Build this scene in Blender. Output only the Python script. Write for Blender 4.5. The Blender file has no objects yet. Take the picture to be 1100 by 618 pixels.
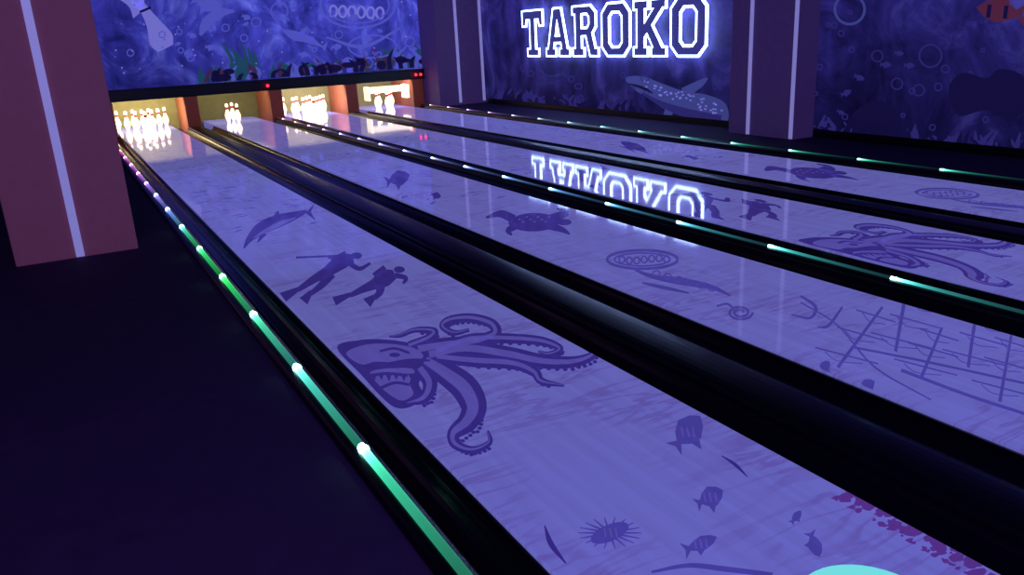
import bpy, math, random
from mathutils import Vector, Matrix
from mathutils.geometry import tessellate_polygon
random.seed(7)
sc = bpy.context.scene
sc.view_settings.view_transform = 'Standard'
sc.view_settings.look = 'None'

# ------------------------------------------------------------------ camera
H = 1.516
F = 868.0
dY = Vector((-505, -249, F)).normalized()
dD = Vector((140, 2741, F)); dD = (dD - dY * dD.dot(dY)).normalized()
dX = dD.cross(dY).normalized()
if dX.x < 0: dX = -dX
def ray(px, py):
    r = Vector((px - 550, py - 309, F))
    return Vector((r.dot(dX), r.dot(dY), -r.dot(dD)))
def on_floor(px, py, z=0.0):
    r = ray(px, py); s = (H - z) / -r.z
    return (r.x * s, r.y * s)
def on_back(px, py, Y):
    r = ray(px, py); s = Y / r.y
    return (r.x * s, H + r.z * s)
def on_right(px, py, X):
    r = ray(px, py); s = X / r.x
    return (r.y * s, H + r.z * s)
cam = bpy.data.cameras.new("camera"); co = bpy.data.objects.new("camera", cam)
sc.collection.objects.link(co); sc.camera = co
right = Vector((dX.x, dY.x, -dD.x)); down = Vector((dX.y, dY.y, -dD.y)); fwd = Vector((dX.z, dY.z, -dD.z))
m = Matrix((( right.x, -down.x, -fwd.x, 0), (right.y, -down.y, -fwd.y, 0), (right.z, -down.z, -fwd.z, H), (0, 0, 0, 1)))
co.matrix_world = m
cam.sensor_width = 36; cam.lens = F / 1100 * 36; cam.clip_start = 0.05

# ------------------------------------------------------------------ materials
def lin(c):
    return tuple(((v/255)/12.92 if v/255 <= .04045 else ((v/255+.055)/1.055)**2.4) for v in c) + (1,)
def mat(name, base, rough=.5, emi=None, es=0, metal=0, spec=.5):
    m = bpy.data.materials.new(name); m.use_nodes = True
    b = m.node_tree.nodes["Principled BSDF"]
    b.inputs["Base Color"].default_value = lin(base)
    b.inputs["Roughness"].default_value = rough
    b.inputs["Metallic"].default_value = metal
    b.inputs["Specular IOR Level"].default_value = spec
    if emi:
        b.inputs["Emission Color"].default_value = lin(emi)
        b.inputs["Emission Strength"].default_value = es
    nt = m.node_tree
    n = nt.nodes.new("ShaderNodeTexNoise"); n.inputs["Scale"].default_value = 9
    mx = nt.nodes.new("ShaderNodeMixRGB"); mx.blend_type = 'MULTIPLY'; mx.inputs[0].default_value = .35
    mx.inputs[1].default_value = lin(base)
    tc = nt.nodes.new("ShaderNodeTexCoord")
    nt.links.new(tc.outputs["Object"], n.inputs["Vector"])
    nt.links.new(n.outputs["Fac"], mx.inputs[2]); nt.links.new(mx.outputs[0], b.inputs["Base Color"])
    return m
class NT:
    def __init__(s, m): s.t = m.node_tree; s.b = s.t.nodes["Principled BSDF"]
    def n(s, ty, **k):
        nd = s.t.nodes.new(ty)
        for a, v in k.items(): setattr(nd, a, v)
        return nd
    def l(s, a, b): s.t.links.new(a, b)
    def math(s, op, a, b=None):
        nd = s.n("ShaderNodeMath", operation=op)
        for i, v in enumerate((a, b)):
            if v is None: continue
            if hasattr(v, "default_value"): s.l(v, nd.inputs[i])
            else: nd.inputs[i].default_value = v
        return nd.outputs[0]
    def ramp(s, fac, stops, interp='LINEAR'):
        r = s.n("ShaderNodeValToRGB"); r.color_ramp.interpolation = interp
        e = r.color_ramp.elements
        e[0].position, e[0].color = stops[0]; e[1].position, e[1].color = stops[-1]
        for p, c in stops[1:-1]:
            x = e.new(p); x.color = c
        s.l(fac, r.inputs[0]); return r.outputs[0]
    def mix(s, f, a, b, bt='MIX'):
        nd = s.n("ShaderNodeMixRGB", blend_type=bt)
        for i, v in enumerate((f, a, b)):
            if hasattr(v, "default_value"): s.l(v, nd.inputs[i])
            else: nd.inputs[i].default_value = v
        return nd.outputs[0]
def lane_mat(name, tint, streak=True, k=1.0):
    m = bpy.data.materials.new(name); m.use_nodes = True; N = NT(m)
    g = N.n("ShaderNodeNewGeometry"); sp = N.n("ShaderNodeSeparateXYZ"); N.l(g.outputs["Position"], sp.inputs[0])
    x, y = sp.outputs[0], sp.outputs[1]
    bd = N.math('FLOOR', N.math('DIVIDE', x, .027))
    wn = N.n("ShaderNodeTexWhiteNoise", noise_dimensions='1D'); N.l(bd, wn.inputs["W"])
    col = N.mix(.09, lin(tint), wn.outputs["Value"], 'MULTIPLY')
    mp = N.n("ShaderNodeMapping"); N.l(g.outputs["Position"], mp.inputs[0]); mp.inputs["Scale"].default_value = (9, .8, 1)
    n0 = N.n("ShaderNodeTexNoise"); N.l(mp.outputs[0], n0.inputs[0]); n0.inputs["Scale"].default_value = 1.5
    col = N.mix(.2, col, n0.outputs["Fac"], 'MULTIPLY')
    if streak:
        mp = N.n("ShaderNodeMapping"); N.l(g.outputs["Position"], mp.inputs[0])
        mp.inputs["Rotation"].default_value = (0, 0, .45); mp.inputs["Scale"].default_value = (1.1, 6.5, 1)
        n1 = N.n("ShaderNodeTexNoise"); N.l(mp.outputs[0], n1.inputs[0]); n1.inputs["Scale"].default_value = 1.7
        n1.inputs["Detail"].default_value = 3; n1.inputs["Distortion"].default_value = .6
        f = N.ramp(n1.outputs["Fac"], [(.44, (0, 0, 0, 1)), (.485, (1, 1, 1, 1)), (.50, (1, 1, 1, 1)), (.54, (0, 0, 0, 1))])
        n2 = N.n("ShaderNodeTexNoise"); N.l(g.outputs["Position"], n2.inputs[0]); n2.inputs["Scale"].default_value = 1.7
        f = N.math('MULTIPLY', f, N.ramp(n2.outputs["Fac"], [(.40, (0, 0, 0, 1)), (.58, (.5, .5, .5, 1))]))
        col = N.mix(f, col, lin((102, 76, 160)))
    N.l(col, N.b.inputs["Base Color"]); N.l(col, N.b.inputs["Emission Color"])
    N.b.inputs["Emission Strength"].default_value = .56 * k
    N.b.inputs["Roughness"].default_value = .05
    N.b.inputs["Specular IOR Level"].default_value = .6
    return m
M_lane = lane_mat("fluorescent_lane", (128, 128, 218))
M_dec = lane_mat("lane_print_purple", (68, 54, 150), False)
M_dec2 = lane_mat("lane_print_light", (108, 98, 196), False)
M_dec3 = lane_mat("lane_print_faint", (88, 80, 178), False)
M_decm = lane_mat("lane_print_magenta", (104, 62, 152), False)
M_mint = mat("lane_print_mint", (120, 230, 220), .2, (120, 235, 222), .8)
M_gut = mat("gutter_plastic", (12, 10, 26), .22, spec=.5)
M_cap = mat("cap_plastic", (10, 8, 24), .33, spec=.4)
M_black = mat("black_paint", (10, 8, 18), .4)
M_floor = mat("carpet", (70, 52, 96), .8, spec=.15)
M_pillar = mat("pillar_paint_glow", (160, 90, 106), .6, (82, 44, 80), .42)  # small emission added to the colour in place of light on the pillar
M_pillar2 = mat("pillar_paint_far_glow", (104, 70, 120), .6, (54, 38, 96), .4)  # darker, more violet version, with the same kind of added emission
M_strip = mat("pillar_light_strip", (190, 190, 240), .3, (146, 142, 218), .55)
M_kick = mat("kickback_orange", (150, 82, 62), .5, (150, 66, 50), .15)
M_pit = mat("pit_curtain", (130, 122, 84), .8)
M_white = mat("white_enamel_glow", (240, 238, 230), .3, (255, 232, 180), 1.6)  # warm emission stands in for deck light on pins and sweep bar
M_pinr = mat("pin_red", (190, 20, 30), .3)
M_red = mat("red_bulb", (255, 30, 40), .3, (255, 30, 50), 6)
M_ceil = mat("ceiling_paint", (10, 8, 22), .9)
M_neon = mat("neon_tube", (255, 255, 255), .3, (170, 198, 255), 10)
M_letter = mat("letter_face", (10, 9, 30), .6, (60, 60, 150), .7)

def led_mat(name, y0, stops, base, amp, td=2.6):
    m = bpy.data.materials.new(name); m.use_nodes = True; N = NT(m)
    g = N.n("ShaderNodeNewGeometry"); sp = N.n("ShaderNodeSeparateXYZ"); N.l(g.outputs["Position"], sp.inputs[0])
    y = sp.outputs[1]
    t = N.math('FRACT', N.math('DIVIDE', N.math('SUBTRACT', y0 + 19.03, y), .95))
    hot = N.math('MULTIPLY', N.math('EXPONENT', N.math('MULTIPLY', t, -18.0)), amp)
    tail = N.math('MULTIPLY', N.math('EXPONENT', N.math('MULTIPLY', t, -td)), base)
    st = N.math('ADD', hot, tail)
    col = N.ramp(N.math('DIVIDE', y, 18.0), stops)
    hc = N.mix(N.math('EXPONENT', N.math('MULTIPLY', t, -14.0)), col, (.75, 1, 1, 1))
    hc = N.mix(.6, hc, col)
    N.l(hc, N.b.inputs["Emission Color"]); N.l(st, N.b.inputs["Emission Strength"])
    N.b.inputs["Base Color"].default_value = (.05, .06, .06, 1); N.b.inputs["Roughness"].default_value = .25
    return m
M_led1 = led_mat("led_left", 2.69, [(0, (.05, .6, .3, 1)), (.14, (.05, .75, .42, 1)), (.2, (.08, .7, .6, 1)), (.3, (.02, .8, .10, 1)), (.38, (.04, .8, .22, 1)),
    (.45, (.15, .3, 1, 1)), (.6, (.5, .12, 1, 1)), (.8, (.9, .08, .4, 1)), (1, (1, .06, .05, 1))], 1.5, 14, 1.9)
M_led2 = led_mat("led_mid", 2.87, [(0, (.05, .5, .4, 1)), (.2, (.06, .6, .6, 1)), (.35, (.12, .4, .95, 1)), (.7, (.5, .35, 1, 1)), (1, (.9, .4, .5, 1))], 1.2, 13, 3.2)
M_led3 = led_mat("led_far", 2.92, [(0, (.05, .6, .4, 1)), (.4, (.03, .7, .4, 1)), (.6, (.1, .6, .7, 1)), (.8, (.6, .25, .9, 1)), (1, (.8, .3, .5, 1))], .8, 8, 4.0)

def mural_mat(name, dark, mid, light, ax, es=.75, scale=.8):
    m = bpy.data.materials.new(name); m.use_nodes = True; N = NT(m)
    g = N.n("ShaderNodeNewGeometry")
    n1 = N.n("ShaderNodeTexNoise"); N.l(g.outputs["Position"], n1.inputs[0]); n1.inputs["Scale"].default_value = scale
    n1.inputs["Detail"].default_value = 8; n1.inputs["Distortion"].default_value = 1.6; n1.inputs["Roughness"].default_value = .68
    col = N.ramp(n1.outputs["Fac"], [(.32, lin(dark)), (.52, lin(mid)), (.7, lin(light))])
    mp = N.n("ShaderNodeMapping"); N.l(g.outputs["Position"], mp.inputs[0])
    mp.inputs["Rotation"].default_value = (.5, .5, 0) 
    mp.inputs["Scale"].default_value = (2.2, 2.2, .25)
    n2 = N.n("ShaderNodeTexNoise"); N.l(mp.outputs[0], n2.inputs[0]); n2.inputs["Scale"].default_value = 1.4
    col = N.mix(.6, col, N.ramp(n2.outputs["Fac"], [(.38, (.3, .3, .4, 1)), (.62, (1.0, 1.0, 1.0, 1))]), 'MULTIPLY')
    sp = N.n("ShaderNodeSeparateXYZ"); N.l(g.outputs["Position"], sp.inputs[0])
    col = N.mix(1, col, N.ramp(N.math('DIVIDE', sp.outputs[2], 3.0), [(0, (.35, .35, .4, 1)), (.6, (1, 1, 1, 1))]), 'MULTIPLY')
    if ax == 'x':   # colour is darker toward the left of this wall
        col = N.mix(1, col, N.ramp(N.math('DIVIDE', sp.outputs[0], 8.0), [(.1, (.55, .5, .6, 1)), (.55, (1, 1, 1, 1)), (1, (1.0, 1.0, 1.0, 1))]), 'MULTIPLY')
    N.l(col, N.b.inputs["Base Color"]); N.l(col, N.b.inputs["Emission Color"])
    N.b.inputs["Emission Strength"].default_value = es; N.b.inputs["Roughness"].default_value = .7
    return m
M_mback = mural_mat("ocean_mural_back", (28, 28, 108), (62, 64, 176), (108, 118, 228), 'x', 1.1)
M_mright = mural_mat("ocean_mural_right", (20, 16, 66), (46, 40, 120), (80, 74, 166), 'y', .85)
M_mu_l = mat("mural_pale", (110, 105, 190), .7, (118, 116, 208), .8)
M_mu_m = mat("mural_mid", (72, 74, 168), .7, (82, 86, 190), .8)
M_mu_g = mat("mural_gray", (68, 74, 140), .7, (70, 76, 152), .6)
M_mu_d = mat("mural_dark", (24, 18, 66), .7, (26, 20, 76), .5)
M_mu_gr = mat("mural_green", (34, 76, 100), .7, (34, 80, 108), .6)
M_mu_o = mat("mural_orange", (140, 66, 70), .7, (104, 48, 84), .42)
M_mu_br = mat("mural_brown", (80, 50, 80), .7, (74, 48, 96), .5)
M_mu_n = mat("mural_navy", (48, 44, 116), .7, (50, 46, 124), .6)

# ------------------------------------------------------------------ mesh helpers
def obj(name, verts, faces, mats, fm=None, parent=None, smooth=False):
    me = bpy.data.meshes.new(name); me.from_pydata([tuple(v) for v in verts], [], faces)
    for mm in (mats if isinstance(mats, list) else [mats]): me.materials.append(mm)
    if fm:
        for p, i in zip(me.polygons, fm): p.material_index = i
    if smooth:
        for p in me.polygons: p.use_smooth = True
    me.update()
    o = bpy.data.objects.new(name, me); sc.collection.objects.link(o)
    if parent: o.parent = parent
    return o
class B:
    def __init__(s): s.v = []; s.f = []; s.m = []
    def box(s, x0, x1, y0, y1, z0, z1, mi=0):
        b = len(s.v)
        s.v += [(x0,y0,z0),(x1,y0,z0),(x1,y1,z0),(x0,y1,z0),(x0,y0,z1),(x1,y0,z1),(x1,y1,z1),(x0,y1,z1)]
        s.f += [tuple(b+i for i in q) for q in ((0,3,2,1),(4,5,6,7),(0,1,5,4),(1,2,6,5),(2,3,7,6),(3,0,4,7))]
        s.m += [mi]*6
    def extr(s, prof, y0, y1, mi=0, segs=1, closed=True):
        b = len(s.v); n = len(prof)
        for k in range(segs+1):
            y = y0 + (y1-y0)*k/segs
            s.v += [(p[0], y, p[1]) for p in prof]
        for k in range(segs):
            for i in range(n if closed else n-1):
                j = (i+1) % n
                s.f.append((b+k*n+i, b+k*n+j, b+(k+1)*n+j, b+(k+1)*n+i)); s.m.append(mi)
        if closed:
            s.f.append(tuple(b+i for i in range(n))); s.f.append(tuple(b+segs*n+i for i in reversed(range(n)))); s.m += [mi, mi]
    def lathe(s, prof, cx, cy, cz, seg=16, mf=None):
        b = len(s.v)
        for r, z in prof:
            for i in range(seg):
                a = 2*math.pi*i/seg; s.v.append((cx+r*math.cos(a), cy+r*math.sin(a), cz+z))
        for k in range(len(prof)-1):
            for i in range(seg):
                j = (i+1) % seg
                s.f.append((b+k*seg+i, b+k*seg+j, b+(k+1)*seg+j, b+(k+1)*seg+i)); s.m.append(mf(prof[k][1]) if mf else 0)
    def make(s, name, mats, parent=None, smooth=False, bevel=0):
        o = obj(name, s.v, s.f, mats, s.m, parent, smooth)
        if bevel:
            md = o.modifiers.new("bevel", 'BEVEL'); md.width = bevel; md.segments = 2
        return o
def empty(name, loc=(0, 0, 0)):
    e = bpy.data.objects.new(name, None); sc.collection.objects.link(e); e.empty_display_size = .2; return e

def smooth_pts(pts, n=6, closed=False):
    P = [Vector(p) for p in pts]; out = []
    L = len(P)
    rng = range(L if closed else L-1)
    for i in rng:
        p0 = P[(i-1) % L] if closed or i > 0 else P[0]*2-P[1]
        p1 = P[i]; p2 = P[(i+1) % L]
        p3 = P[(i+2) % L] if closed or i+2 < L else p2*2-p1
        for k in range(n):
            t = k/n
            out.append(.5*((2*p1)+(-p0+p2)*t+(2*p0-5*p1+4*p2-p3)*t*t+(-p0+3*p1-3*p2+p3)*t**3))
    if not closed: out.append(P[-1])
    return out
class Decal:
    def __init__(s, mapf): s.mapf = mapf; s.v = []; s.f = []
    def tri(s, pts):
        b = len(s.v); s.v += [s.mapf(p[0], p[1]) for p in pts]
        for t in tessellate_polygon([[Vector((p[0], p[1], 0)) for p in pts]]): s.f.append(tuple(b+i for i in t))
    def poly(s, pts, sm=True):
        s.tri(smooth_pts([p[:2] for p in pts], 5, True) if sm else pts)
    def stroke(s, pts, w, n=6):
        if not isinstance(w, (list, tuple)): w = [w]*len(pts)
        P = smooth_pts([(p[0], p[1], ww) for p, ww in zip(pts, w)], n) if len(pts) > 2 else [Vector((p[0], p[1], ww)) for p, ww in zip(pts, w)]
        b = len(s.v)
        for i, p in enumerate(P):
            a = P[max(0, i-1)]; c = P[min(len(P)-1, i+1)]
            d = Vector((c.x-a.x, c.y-a.y)); d = d.normalized() if d.length > 1e-9 else Vector((1, 0))
            nrm = Vector((-d.y, d.x)) * max(p.z, .0005)
            s.v.append(s.mapf(p.x+nrm.x, p.y+nrm.y)); s.v.append(s.mapf(p.x-nrm.x, p.y-nrm.y))
        for i in range(len(P)-1):
            s.f.append((b+2*i, b+2*i+1, b+2*i+3, b+2*i+2))
    def ell(s, cx, cy, rx, ry, rot=0, n=18):
        s.tri([(cx+rx*math.cos(a)*math.cos(rot)-ry*math.sin(a)*math.sin(rot), cy+rx*math.cos(a)*math.sin(rot)+ry*math.sin(a)*math.cos(rot)) for a in [2*math.pi*i/n for i in range(n)]])
    def ring(s, cx, cy, rx, ry, w, n=28, a0=0, a1=2*math.pi):
        s.stroke([(cx+rx*math.cos(a0+(a1-a0)*i/n), cy+ry*math.sin(a0+(a1-a0)*i/n)) for i in range(n+1)], w, 1)
    def fish(s, cx, cy, L, rot=0, fat=.32, sy=1):
        c, q = math.cos(rot), math.sin(rot)
        pts = [(.5, 0), (.35, fat*.6), (.1, fat), (-.15, fat*.7), (-.3, .07), (-.5, .24), (-.42, 0), (-.5, -.24), (-.3, -.07), (-.15, -fat*.7), (.1, -fat), (.35, -fat*.6)]
        s.tri([(cx+L*(x*c-y*q), cy+sy*L*(x*q+y*c)) for x, y in pts])
        s.tri([(cx+L*(x*c-y*q), cy+sy*L*(x*q+y*c)) for x, y in [(.1, fat*.8), (-.1, fat*1.5), (-.14, fat*.6)]])
    def make(s, name, m, parent): return obj(name, s.v, s.f, m, None, parent)

# ------------------------------------------------------------------ room
YB = 17.6
XR = 8.72
Y0 = -3.5
b = B()
b.box(-3.2, .72, Y0, 19.4, -.3, 0)
b.box(.72, 7.5, Y0, -.8, -.3, 0)
b.box(.72, 7.5, -.8, 19.4, -.3, -.14)
b.box(7.5, XR, Y0, 19.4, -.3, 0)
b.make("floor", [M_floor])
b = B(); b.box(-3.2, XR+.2, Y0, 19.4, 3.5, 3.6); b.make("ceiling", [M_ceil])
b = B(); b.box(-3.3, -3.2, Y0, 19.4, -.3, 3.6); b.make("wall_left", [M_ceil])
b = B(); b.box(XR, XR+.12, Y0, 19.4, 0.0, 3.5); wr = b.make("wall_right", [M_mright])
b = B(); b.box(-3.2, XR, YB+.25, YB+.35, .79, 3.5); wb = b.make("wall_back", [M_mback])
b = B(); b.box(-3.2, XR+.2, Y0-.1, Y0, 0, 3.5); b.make("wall_front", [M_ceil])
b = B(); b.box(-3.2, .55, YB+.2, YB+.245, 0, .8); b.box(7.52, XR, YB+.2, YB+.245, 0, .8); b.make("trim_1", [M_black])
b = B(); b.box(XR-.03, XR-.001, Y0, 16.8, 0, .1); b.make("baseboard_right", [M_black], bevel=.005)

# ------------------------------------------------------------------ lanes
lanes = [(1.02, 2.07), (2.79, 3.84), (4.40, 5.45), (6.09, 7.14)]
lane_objs = []
for x0, x1 in lanes:
    b = B(); b.box(x0, x1, -.8, YB+1.3, -.139, 0)
    lane_objs.append(b.make("bowling_lane", [M_lane], bevel=.004))
def gutter(x0, x1):
    x0 += .002; x1 -= .002
    n = 12; c = (x0+x1)/2; r = (x1-x0)/2
    prof = [(x0, -.012)] + [(c-(r-.012)*math.cos(math.pi*i/n), -.012-.085*math.sin(math.pi*i/n)) for i in range(n+1)] + [(x1, -.012), (x1, -.138), (x0, -.138)]
    b = B(); b.extr(prof, -.79, YB-.02); b.make("lane_gutter", [M_gut])
def cap(x0, x1, z):
    n = 10; c = (x0+x1)/2; r = (x1-x0)/2
    prof = [(x0, -.139)] + [(c-r*math.cos(math.pi*i/n), z-.035+.035*math.sin(math.pi*i/n)**.6 if 0 < i < n else z-.035) for i in range(n+1)] + [(x1, -.139)]
    b = B(); b.extr(prof, -.79, YB-.02); return b.make("lane_divider_cap", [M_cap])
for g in [(.83, 1.02), (2.07, 2.30), (2.56, 2.79), (3.84, 4.04), (4.14, 4.40), (5.45, 5.66), (5.88, 6.09), (7.14, 7.36)]: gutter(*g)
cap(.72, .83, .03); cap(2.30, 2.56, .012); cap(4.04, 4.14, .03); cap(5.66, 5.88, .012); cap(7.36, 7.5, .03)
def led(xc, mm, r, ph, rb):
    b = B(); n = 8
    prof = [(xc-r*math.cos(math.pi*i/n), .031+r*1.3*math.sin(math.pi*i/n)) for i in range(n+1)]
    b.extr(prof, -.7, YB-.1, 0)
    k = 0
    while ph + .95*k < YB-.2:       # lamp domes, made wider than the strip to suggest each spot's halo
        y = ph + .95*k
        if y > 0:
            b.lathe([(rb*math.cos(a), rb*1.25*math.sin(a)) for a in [math.pi/2*i/5 for i in range(6)]], xc, y, .031, 12)
        k += 1
    b.make("led_light_strip", [mm], smooth=False)
led(.782, M_led1, .017, 2.69-1.9, .022); led(4.09, M_led2, .011, 2.87-1.9, .0135); led(7.425, M_led3, .009, 2.92-1.9, .0125)

# ------------------------------------------------------------------ lane prints
def lanemap(i, layer):
    lo, hi = lanes[i][0]+.004, lanes[i][1]-.004
    def f(px, py):
        x, y = on_floor(px, py); return (min(max(x, lo), hi), y, .0008+.0006*layer)
    return f
def planemap(layer): return lambda x, y: (x, y, .0008+.0006*layer)
D0, D1, D2, D3, DM = (Decal(lanemap(0, 1)), Decal(lanemap(0, 2)), Decal(lanemap(0, 3)), Decal(lanemap(0, 0)), Decal(lanemap(0, 1)))
D0.poly([(362, 374), (384, 366), (412, 365), (442, 369), (468, 376), (478, 390), (462, 401), (450, 412), (456, 427), (440, 438), (424, 438), (408, 425), (388, 403)])
D1.poly([(372, 380), (392, 371), (420, 370), (446, 375), (454, 385), (430, 390), (404, 389), (388, 392)])
D1.poly([(398, 400), (425, 396), (445, 398), (440, 412), (444, 424), (432, 431), (418, 424), (406, 413)])
D2.stroke([(386, 397), (410, 394), (440, 388), (462, 388)], [1.5, 2.5, 2, 1])
D2.stroke([(394, 405), (415, 402), (438, 404)], 1.6); D2.stroke([(408, 418), (424, 412), (440, 414)], 1.6)
for k in range(6): D2.poly([(398+k*8, 402), (402+k*8, 411-(k % 2)*2), (405+k*8, 402)], False)
D2.ell(424, 382, 6, 2.4); D2.stroke([(408, 378), (424, 375), (440, 380)], 1.4)
arms = [
 ([(450, 376), (480, 371), (512, 367), (532, 359), (528, 348), (506, 342), (484, 344), (476, 351), (488, 358), (504, 355)], [9, 8, 7, 6, 5.5, 5, 4.5, 4, 3, 2]),
 ([(440, 372), (462, 363), (466, 356), (446, 355), (430, 361), (418, 362)], [5, 4.5, 4, 3, 2.2, 1]),
 ([(462, 382), (500, 375), (545, 381), (585, 389), (618, 389), (638, 381), (628, 374)], [9, 9, 8.5, 7.5, 6, 4, 1.5]),
 ([(470, 378), (505, 365), (545, 364), (582, 367), (602, 375), (590, 381), (578, 378)], [6, 6, 5.5, 5, 3.6, 3, 1.2]),
 ([(470, 384), (510, 388), (552, 391), (574, 400), (582, 410), (606, 415)], [6, 7, 6.5, 5.5, 4, 1.2]),
 ([(458, 388), (480, 402), (500, 418), (509, 438), (502, 454), (488, 466), (490, 478), (508, 484), (526, 476), (524, 463)], [10, 13, 15, 14, 11, 7.5, 5.5, 4, 3, 1.2]),
 ([(452, 396), (462, 412), (456, 428), (438, 434)], [8, 8, 6, 2])]
for p, w in arms:
    D0.stroke(p, w)
    D1.stroke([(q[0]-1, q[1]-.6) for q in p], [max(.3, x*.5-.8) for x in w])
    sp_ = smooth_pts(p, 4)
    for j, q in enumerate(sp_[2:-3]):
        wi = w[min(len(w)-1, (j+2)//4)]
        if wi > 3: D0.ell(q.x+wi*.6, q.y+wi*1.0, 2.6, 1.9, 0, 8)
def diver1(D):
    D.stroke([(380, 279), (368, 281), (352, 292)], [4.5, 8, 6]); D.ell(383, 275, 6, 3.6)
    D.stroke([(372, 273), (356, 281)], [3.5, 3.5])
    D.stroke([(354, 291), (338, 300), (320, 312)], [6, 4.4, 2.6]); D.stroke([(322, 310), (303, 320)], [2, 5.5])
    D.stroke([(356, 294), (346, 306), (334, 316)], [5.5, 4, 2.4]); D.stroke([(335, 313), (326, 324)], [2, 5.5])
    D.stroke([(374, 282), (386, 289), (398, 283)], [3, 2.4, 1.4]); D.stroke([(370, 279), (352, 276)], [3, 1.8]); D.stroke([(318, 277), (386, 274)], 1.1)
diver1(D0)
D0.stroke([(424, 295), (414, 299), (403, 306)], [5, 9, 6.5]); D0.ell(429, 290, 6, 3.6); D0.stroke([(414, 288), (402, 297)], 3.6)
D0.stroke([(404, 305), (390, 311), (376, 318)], [6, 4, 2.4]); D0.stroke([(378, 316), (359, 324)], [2, 5])
D0.stroke([(408, 306), (408, 314), (402, 321)], [6, 4, 2.6]); D0.stroke([(403, 318), (394, 326)], [2, 6])
D0.stroke([(424, 296), (436, 299), (433, 305)], [3, 2.4, 1.5])
D0.stroke([(262, 267), (268, 257), (280, 246), (298, 238), (316, 232), (330, 227)], [.8, 3.5, 6.5, 7, 4.5, 1.5])
D0.poly([(328, 229), (338, 219), (334, 228), (339, 237)], False); D0.poly([(290, 236), (299, 226), (302, 237)], False); D0.poly([(280, 250), (276, 262), (287, 252)], False)
D1.stroke([(272, 256), (284, 249), (300, 241), (318, 234)], [.6, 1.8, 2.4, .6])
D3.fish(738, 465, 46, -.9, .34); D3.fish(762, 535, 34, -.5, .34); D3.fish(875, 585, 30, 1.2, .25); D3.fish(752, 585, 40, -.4, .2); D3.fish(855, 556, 18, -.9, .25)
D3.ell(655, 573, 22, 9, -.4)
for k in range(18):
    a = 2*math.pi*k/18; D3.stroke([(655+12*math.cos(a), 573+6*math.sin(a)), (655+34*math.cos(a), 573+17*math.sin(a))], [1.2, .5])
for fx, fy, L in ((738, 465, 12), (762, 535, 9), (752, 585, 8), (655, 573, 12)):
    for k in range(3): D1.stroke([(fx-6+k*6, fy-5), (fx-4+k*6, fy+5)], .8)
D0.stroke([(585, 565), (592, 585), (608, 606)], [.6, 3, .8]); D0.stroke([(775, 490), (790, 500), (803, 513)], [.5, 1.8, .5])
D3.stroke([(700, 615), (740, 608), (780, 612), (830, 618)], [1.5, 2.5, 3, 2.5])
# magenta coral speckle at the right edge
for k in range(70):
    a = random.uniform(0, 1); cx = 916+150*a+random.uniform(-14, 14); cy = 530+84*a+random.uniform(-5, 8)
    r = random.uniform(2, 9)
    DM.poly([(cx+r*random.uniform(.6, 1.4)*math.cos(t), cy+.6*r*random.uniform(.6, 1.4)*math.sin(t)) for t in [i*math.pi/4 for i in range(8)]])
for k in range(24):
    a = random.uniform(0, 1); cx = 905+150*a; cy = 529+86*a
    r = random.uniform(1.5, 4)
    DM.poly([(cx+r*random.uniform(.6, 1.6)*math.cos(t)-8, cy+6+.6*r*random.uniform(.6, 1.6)*math.sin(t)) for t in [i*math.pi/4 for i in range(8)]])
x_, y_ = on_floor(936, 655); DG = Decal(planemap(2)); DG.ell(x_, y_, .188, .188, 0, 40)
P0 = [D0.make("print_silhouettes", M_dec, lane_objs[0]), D1.make("print_highlights", M_dec2, lane_objs[0]), D2.make("print_lines", M_dec, lane_objs[0]),
      D3.make("print_fish", M_dec3, lane_objs[0]), DM.make("print_coral", M_decm, lane_objs[0]), DG.make("print_mint_disc", M_mint, lane_objs[0])]
for o in P0[:5]:
    c = bpy.data.objects.new(o.name.split('.')[0], o.data); sc.collection.objects.link(c); c.location.x = 3.38; c.parent = lane_objs[2]
E0, E1, E2 = Decal(lanemap(1, 1)), Decal(lanemap(1, 2)), Decal(lanemap(1, 0))
E0.fish(427, 192, 28, -.3, .3); E0.fish(468, 210, 12, .3)
E0.poly([(546, 240), (556, 232), (572, 229), (590, 231), (602, 238), (592, 246), (574, 249), (556, 247)])
E0.stroke([(590, 236), (608, 229), (598, 224)], [5, 3.5, 1]); E0.stroke([(552, 236), (538, 230), (522, 234)], [5, 4, 1])
E0.stroke([(590, 243), (604, 247), (612, 252)], [4, 3, 1]); E0.stroke([(556, 242), (546, 248), (550, 253)], [4, 3, 1]); E0.ell(606, 239, 8, 3.5)
for k in range(9): E1.ell(558+k*4, 236+3*math.sin(k*2.1), 1.6, .8, 0, 6)
E2.ring(690, 279, 38, 10, 1.5); E2.ring(690, 279, 30, 7, .9)
for k in range(7): E2.ring(668+k*8, 279+math.sin(k)*1.3, 3.2, 3.6, .9, 10)
E2.stroke([(680, 289), (700, 297), (735, 303), (765, 309), (785, 318)], [1, 2.5, 4, 2.6, 1]); E2.stroke([(690, 304), (712, 309), (740, 315)], [1, 2, 1])
for k in range(6): E2.ring(705+k*12, 294+k*3.2, 4, 3, .8, 9)
E2.stroke([(795+(14-t*.5)*math.cos(t*.6), 336+(8-t*.28)*math.sin(t*.6)) for t in range(22)], 1.3, 2); E2.stroke([(770, 329), (782, 327), (790, 335)], 1.2)
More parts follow.
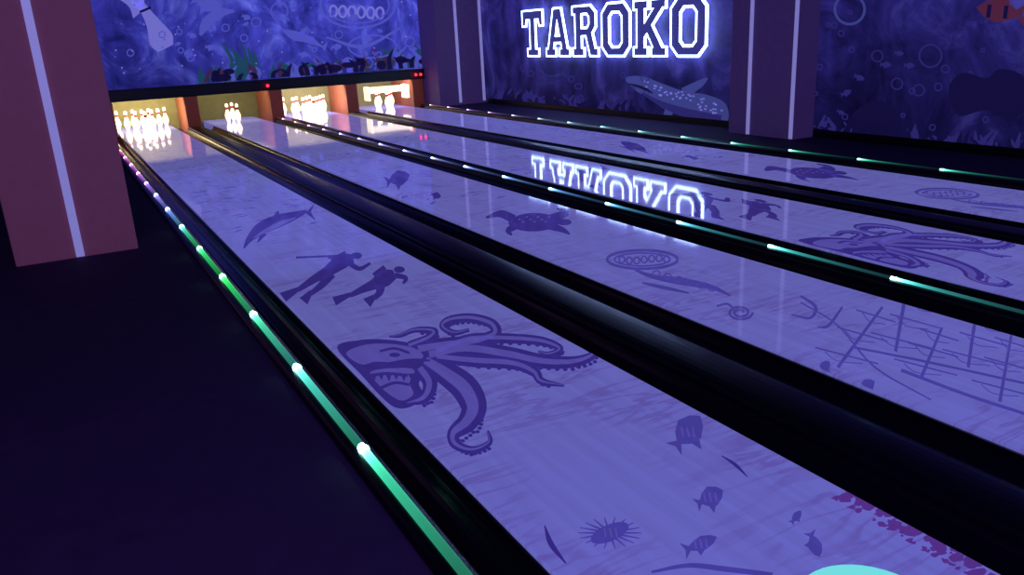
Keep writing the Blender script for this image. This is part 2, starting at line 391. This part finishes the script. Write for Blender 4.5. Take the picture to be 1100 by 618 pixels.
for a, c in [((1000, 318), (962, 378)), ((948, 330), (900, 395)), ((1092, 358), (1074, 432)), ((1012, 352), (990, 405)), ((1072, 340), (1040, 395))]:
    E2.stroke([a, c], [1.4, 1.9])
    for t in (.15, .45, .8):
        x = a[0]+(c[0]-a[0])*t; y = a[1]+(c[1]-a[1])*t; w = 18+20*t
        E2.stroke([(x-w, y-6-3*t), (x+w, y+6+4*t)], .8)
        E2.stroke([(x-w*.7, y-4), (x-w*.3, y+6), (x+w*.5, y+9)], .5)
E2.stroke([(915, 373), (1000, 390), (1100, 412)], 1.3); E2.stroke([(968, 398), (1040, 425), (1110, 448)], 1.8); E2.stroke([(860, 325), (900, 350), (940, 395), (1000, 430)], [.8, .8, 1, .8])
E2.stroke([(860, 318), (876, 330), (870, 342), (850, 338)], [1, 2, 1.5, .6]); E2.stroke([(905, 330), (890, 350), (878, 352)], [1.2, 1.6, .6])
E2.fish(885, 395, 18, -.8); E2.fish(930, 415, 22, -.5)
Q = [E0.make("print_silhouettes", M_dec, lane_objs[1]), E1.make("print_highlights", M_dec2, lane_objs[1]), E2.make("print_ship_and_scroll", M_dec3, lane_objs[1])]
for o in Q:
    c = bpy.data.objects.new(o.name.split('.')[0], o.data); sc.collection.objects.link(c); c.location.x = 3.30; c.parent = lane_objs[3]
for i, (x0, x1) in enumerate(lanes):
    D = Decal(planemap(0))
    for k in range(150):
        y = random.uniform(6.8, 16.5); u = random.uniform(.08, .92)
        a = .9*math.sin(y*1.1+u*2)
        D.fish(x0+u*(x1-x0), y, random.uniform(.06, .15), a, .16)
    D.make("print_fish_school", M_dec3, lane_objs[i])

# ------------------------------------------------------------------ pin end
e = empty("masking_unit")
b = B(); b.box(.6, 7.5, YB-.05, YB+.12, .60, .82)
b.box(.6, 7.5, YB-.09, YB-.05, .785, .82); b.box(.6, 7.5, YB-.09, YB-.05, .60, .62)
b.make("beam", [M_black], e, bevel=.006)
b = B()
for x in (3.95, 7.26, 7.38):
    b.lathe([(.0, -.03), (.022, -.022), (.03, 0), (.022, .022), (0, .03)], x, YB-.12, .70, 10)
b.make("indicator_bulbs", [M_red], e, smooth=True)
kick = [(.72, .98), (2.12, 2.74), (3.90, 4.34), (5.50, 6.04), (7.19, 7.5)]
b = B()
for x0, x1 in kick:
    xm = (x0+x1)/2; w = min(.13, (x1-x0)/2-.01)
    if x0 < 1: xm = .88
    if x0 > 7: xm = 7.34
    b.box(xm-w, xm+w, YB, YB+1.33, -.135, .595)
b.make("pin_deck_kickbacks", [M_kick], None, bevel=.01)
b = B(); b.box(.6, 7.5, YB+1.36, YB+1.42, -.135, .78); b.make("pit_curtain", [M_pit])
b = B(); b.box(.6, 7.5, YB+.13, YB+1.35, .75, .78); b.make("pit_hood", [M_black])
prof = [(.0, 0), (.026, 0), (.030, .01), (.040, .04), (.052, .075), (.0605, .114), (.057, .15), (.045, .19), (.032, .225), (.0235, .255), (.0235, .275), (.028, .305), (.0325, .34), (.029, .36), (.018, .376), (0, .381)]
rows = [(0, 0), (-.152, .264), (.152, .264), (-.305, .528), (0, .528), (.305, .528), (-.457, .79), (-.152, .79), (.152, .79), (.457, .79)]
sel = [range(10), (0, 1, 4), range(10), (0, 1, 2, 4, 5)]
for i, (x0, x1) in enumerate(lanes):
    b = B()
    for k in sel[i]:
        dx, dy = rows[k]
        b.lathe(prof, (x0+x1)/2+dx, YB+.12+dy, .001, 16, lambda z: 1 if .24 < z < .262 or .27 < z < .30 else 0)
    b.make("bowling_pins", [M_white, M_pinr], None, True)
b = B(); x0, x1 = lanes[3]; b.box(x0+.05, x1-.02, YB+.0, YB+.03, .36, .50); b.box(x0+.05, x0+.1, YB, YB+.3, .2, .5); b.box(x1-.1, x1-.02, YB, YB+.3, .2, .5)
b.make("pin_sweep_bar", [M_white], None, bevel=.01)
cols = [(1, .88, .5), (1, .95, .5), (1, .9, .75), (1, .92, .88)]; en = [54, 12, 50, 20]
for i, (x0, x1) in enumerate(lanes):
    L = bpy.data.lights.new("pin_deck_light", 'AREA'); L.shape = 'RECTANGLE'; L.size = .95; L.size_y = .12; L.energy = en[i]; L.color = cols[i]
    o = bpy.data.objects.new("pin_deck_light", L); sc.collection.objects.link(o)
    o.location = ((x0+x1)/2, YB+.17, .66); o.rotation_euler = (math.radians(42), 0, 0)

# ------------------------------------------------------------------ pillars
def pillar(x0, x1, y0, y1, strips, mp):
    e = empty("pillar")
    b = B(); b.box(x0, x1, y0, y1, 0, 3.5); b.make("shaft", [mp], e, bevel=.01)
    b = B()
    for s in strips: b.box(*s)
    b.make("light_strips", [M_strip], e, bevel=.004)
pillar(-.47, .387, 7.0, 7.8, [(-.06, .0, 6.975, 7.0, .01, 3.49)], M_pillar)
pillar(7.55, XR-.01, 16.9, 17.78, [(8.02, 8.08, 16.87, 16.9, .05, 3.49), (8.62, 8.68, 16.87, 16.9, .05, 3.49)], M_pillar2)
pillar(8.30, XR-.04, 7.5, 8.67, [(8.275, 8.30, 8.26, 8.31, .01, 3.49), (8.275, 8.30, 7.5, 7.55, .01, 3.49)], M_pillar2)

# ------------------------------------------------------------------ sign
sign = empty("neon_sign")
T = ([(0,1),(.85,1),(.85,.66),(.71,.66),(.67,.8),(.54,.8),(.54,.16),(.66,.16),(.66,0),(.19,0),(.19,.16),(.31,.16),(.31,.8),(.18,.8),(.14,.66),(0,.66)], None, .85)
A = ([(0,0),(0,.16),(.08,.16),(.3,1),(.6,1),(.82,.16),(.9,.16),(.9,0),(.52,0),(.52,.16),(.6,.16),(.57,.28),(.33,.28),(.3,.16),(.38,.16),(.38,0)], [(.37,.42),(.53,.42),(.45,.75)], .9)
R = ([(0,0),(0,.16),(.09,.16),(.09,.84),(0,.84),(0,1),(.62,1),(.8,.86),(.8,.58),(.68,.46),(.78,.16),(.88,.16),(.88,0),(.6,0),(.46,.4),(.31,.4),(.31,.16),(.4,.16),(.4,0)], [(.31,.56),(.5,.56),(.57,.63),(.57,.78),(.5,.84),(.31,.84)], .88)
O = ([(.18,0),(.68,0),(.86,.18),(.86,.82),(.68,1),(.18,1),(0,.82),(0,.18)], [(.32,.17),(.54,.17),(.63,.26),(.63,.74),(.54,.83),(.32,.83),(.23,.74),(.23,.26)], .86)
K = ([(0,0),(0,.16),(.09,.16),(.09,.84),(0,.84),(0,1),(.4,1),(.4,.84),(.31,.84),(.31,.6),(.55,.84),(.48,.84),(.48,1),(.88,1),(.88,.84),(.8,.84),(.52,.55),(.8,.16),(.9,.16),(.9,0),(.5,0),(.5,.16),(.54,.16),(.38,.4),(.31,.33),(.31,.16),(.4,.16),(.4,0)], None, .9)
tot = sum(l[2] for l in (T, A, R, O, K, O)) + 5*.12
su = (14.98-9.55)/tot; sv = .87; zb = 1.03; xs = XR-.07
cur = 0
for nm, (outer, hole, w) in zip("TAROKO", (T, A, R, O, K, O)):
    cv = bpy.data.curves.new("letter_"+nm, 'CURVE'); cv.dimensions = '3D'; cv.bevel_depth = .023; cv.bevel_resolution = 2
    loops = [outer] + ([hole] if hole else [])
    W = [[Vector((xs, 14.98-(cur+u)*su, zb+v*sv)) for u, v in lp] for lp in loops]
    for lp in W:
        s = cv.splines.new('POLY'); s.points.add(len(lp)-1); s.use_cyclic_u = True
        for p, q in zip(s.points, lp): p.co = (*q, 1)
    cv.materials.append(M_neon)
    o = bpy.data.objects.new("tube_"+nm, cv); sc.collection.objects.link(o); o.parent = sign
    tris = tessellate_polygon(W); vs = [v for lp in W for v in lp]
    obj("face_"+nm, [(v.x-.012, v.y, v.z) for v in vs], [tuple(t) for t in tris], M_letter, None, sign)
    cur += w+.12

# ------------------------------------------------------------------ mural pictures
def bmap(layer):
    def f(px, py): x, z = on_back(px, py, YB+.25); return (x, YB+.245-.004*layer, max(z, .83))
    return f
def rmap(layer):
    def f(px, py): y, z = on_right(px, py, XR); return (XR-.004-.004*layer, y, max(z, .02))
    return f
G = Decal(bmap(0)); G2 = Decal(bmap(1)); G3 = Decal(bmap(0)); G4 = Decal(bmap(2)); G5 = Decal(bmap(1))
G.stroke([(148, 2), (156, 12), (165, 26), (173, 42), (178, 52)], [5, 5, 8, 13, 9]); G.ell(148, 1, 7, 8); G.stroke([(126, -8), (141, 4), (150, 14)], [5, 4, 9])
G4.stroke([(150, 13), (162, 8)], 1.3)
G2.stroke([(303, 32), (316, 38), (330, 42), (346, 50)], [1, 5, 4, 1]); G2.poly([(318, 37), (330, 28), (326, 40)], False); G2.poly([(345, 50), (352, 45), (349, 56)], False)
G2.stroke([(215, 38), (222, 25), (236, 14), (252, 12)], [1.5, 6, 5, 1]); G2.fish(222, 2, 34, .3, .3)
G2.ring(384, 6, 40, 24, 1.2); G2.ring(384, 6, 34, 19, .8)
G2.ring(400, 50, 26, 12, .8)
for k in range(6): G.ring(358+k*10, 12+.4*k, 4, 6, 1.3, 12)
G2.stroke([(350, 40), (390, 50), (430, 30)], [1, 2, 1]); G2.ring(300, 12, 9, 9, .8); G2.ring(275, 24, 5, 5, .7); G2.ring(440, 45, 5, 5, .7)
for k in range(18): G2.fish(random.uniform(190, 460), random.uniform(15, 66), random.uniform(6, 14), random.uniform(-.6, .6), .28)
for k in range(14): r = random.uniform(2, 5); G2.ring(random.uniform(130, 460), random.uniform(10, 70), r, r, .6, 14)
for k in range(110):
    x = random.uniform(215, 468); y = 96-(x-122)*.075-1
    h = random.uniform(4, 16)*(1.5 if x > 390 else 1)
    D = random.choice([G3, G3, G5, G4, G2])
    D.stroke([(x, y+2), (x+random.uniform(-4, 4), y-h*.5), (x+random.uniform(-8, 8), y-h)], [2.5, 2.2, .6])
    if k % 3 == 0: random.choice([G5, G3, G4]).ell(x, y-random.uniform(2, 9), random.uniform(3, 9), random.uniform(2, 5))
for k in range(6): G3.stroke([(242+k*6, 88), (250+k*5, 68), (240+k*7+random.uniform(-4, 4), 46+5*(k % 3))], [3.5, 2.5, .8])
for k in range(70): random.choice([G, G2]).ell(random.uniform(120, 465), random.uniform(0, 80), 1.0, 1.0, 0, 8)
G.make("mural_bowling_pins_bubbles", M_mu_l, wb); G2.make("mural_dolphins", M_mu_m, wb); G3.make("mural_seaweed", M_mu_gr, wb); G4.make("mural_dark_coral", M_mu_d, wb); G5.make("mural_brown_coral", M_mu_br, wb)
R0 = Decal(rmap(0)); R1 = Decal(rmap(1)); R2 = Decal(rmap(1)); R3 = Decal(rmap(2)); R5 = Decal(rmap(1))
R0.poly([(672, 84), (690, 82), (712, 90), (735, 98), (760, 102), (780, 112), (781, 132), (760, 134), (735, 126), (712, 116), (700, 106), (684, 98)])
R0.stroke([(735, 100), (752, 90), (760, 84)], [6, 4, 1]); R0.stroke([(720, 118), (712, 130), (700, 134)], [5, 3, 1])
R5.stroke([(690, 100), (712, 112), (740, 122), (775, 128)], [1, 3, 5, 4])
for k in range(50):
    t = random.random(); R1.ell(690+88*t, 90+28*t+random.uniform(-5, 8), 1.5, 1.0, 0, 6)
R3.stroke([(676, 90), (690, 94), (702, 100)], [.6, 1.6, .6])
for k in range(16): R5.ring(random.uniform(535, 780), random.uniform(60, 112), random.choice([2, 3, 4]), random.choice([2, 3, 4]), .6, 14)
for k in range(26):
    r = random.choice([2, 3, 4, 6]); R5.ring(random.uniform(872, 1090), random.uniform(5, 140), r, r, .7, 16)
R0.ring(913, 10, 16, 16, 1.4); R5.ring(872, 14, 8, 8, 1); R5.ring(1000, 60, 12, 12, 1)
R2.fish(1076, 12, 54, .15+math.pi, .24); R3.stroke([(1064, 5), (1062, 19)], 2.2); R3.stroke([(1082, 6), (1080, 20)], 2.2)
R3.poly([(915, 128), (925, 115), (945, 108), (965, 118), (968, 140), (950, 158), (925, 155)])
R3.poly([(1020, 95), (1035, 78), (1060, 84), (1075, 74), (1100, 82), (1110, 110), (1085, 128), (1060, 118), (1030, 124)])
for k in range(6): R5.fish(random.uniform(885, 1000), random.uniform(40, 130), random.uniform(8, 16), random.uniform(-.4, .4), .25)
for k in range(110):
    x = random.uniform(870, 1110); y = 151+(x-860)*.09; h = random.uniform(8, 30)
    random.choice([R3, R5, R5]).stroke([(x, y+2), (x+random.uniform(-5, 5), y-h*.5), (x+random.uniform(-12, 12), y-h)], [4, 3, .8])
for k in range(70):
    x = random.uniform(530, 700); y = 108+(x-530)*.095; h = random.uniform(5, 15)
    random.choice([R3, R5]).stroke([(x, y+2), (x+random.uniform(-3, 3), y-h*.5), (x+random.uniform(-6, 6), y-h)], [3, 2, .7])
R0.make("mural_whale_bubbles", M_mu_g, wr); R1.make("mural_spots", M_mu_l, wr); R2.make("mural_clownfish", M_mu_o, wr); R3.make("mural_dark_coral", M_mu_d, wr); R5.make("mural_navy_coral", M_mu_n, wr)

# ------------------------------------------------------------------ lights
def area(name, loc, tgt, sx, sy, e, c):
    L = bpy.data.lights.new(name, 'AREA'); L.shape = 'RECTANGLE'; L.size = sx; L.size_y = sy; L.energy = e; L.color = c
    o = bpy.data.objects.new(name, L); sc.collection.objects.link(o); o.location = loc
    o.rotation_euler = (Vector(tgt)-Vector(loc)).to_track_quat('-Z', 'Y').to_euler()
area("blacklight_lamp", (2.5, -2.6, 3.2), (4, 8, 0), 5, .6, 95, (.36, .34, 1))
area("blacklight_lamp", (-1.8, -2.0, 3.0), (1, 8, .5), 1.5, .5, 85, (.5, .3, 1))
w = bpy.data.worlds.new("world"); sc.world = w; w.use_nodes = True
w.node_tree.nodes["Background"].inputs[0].default_value = (.02, .012, .06, 1); w.node_tree.nodes["Background"].inputs[1].default_value = .5
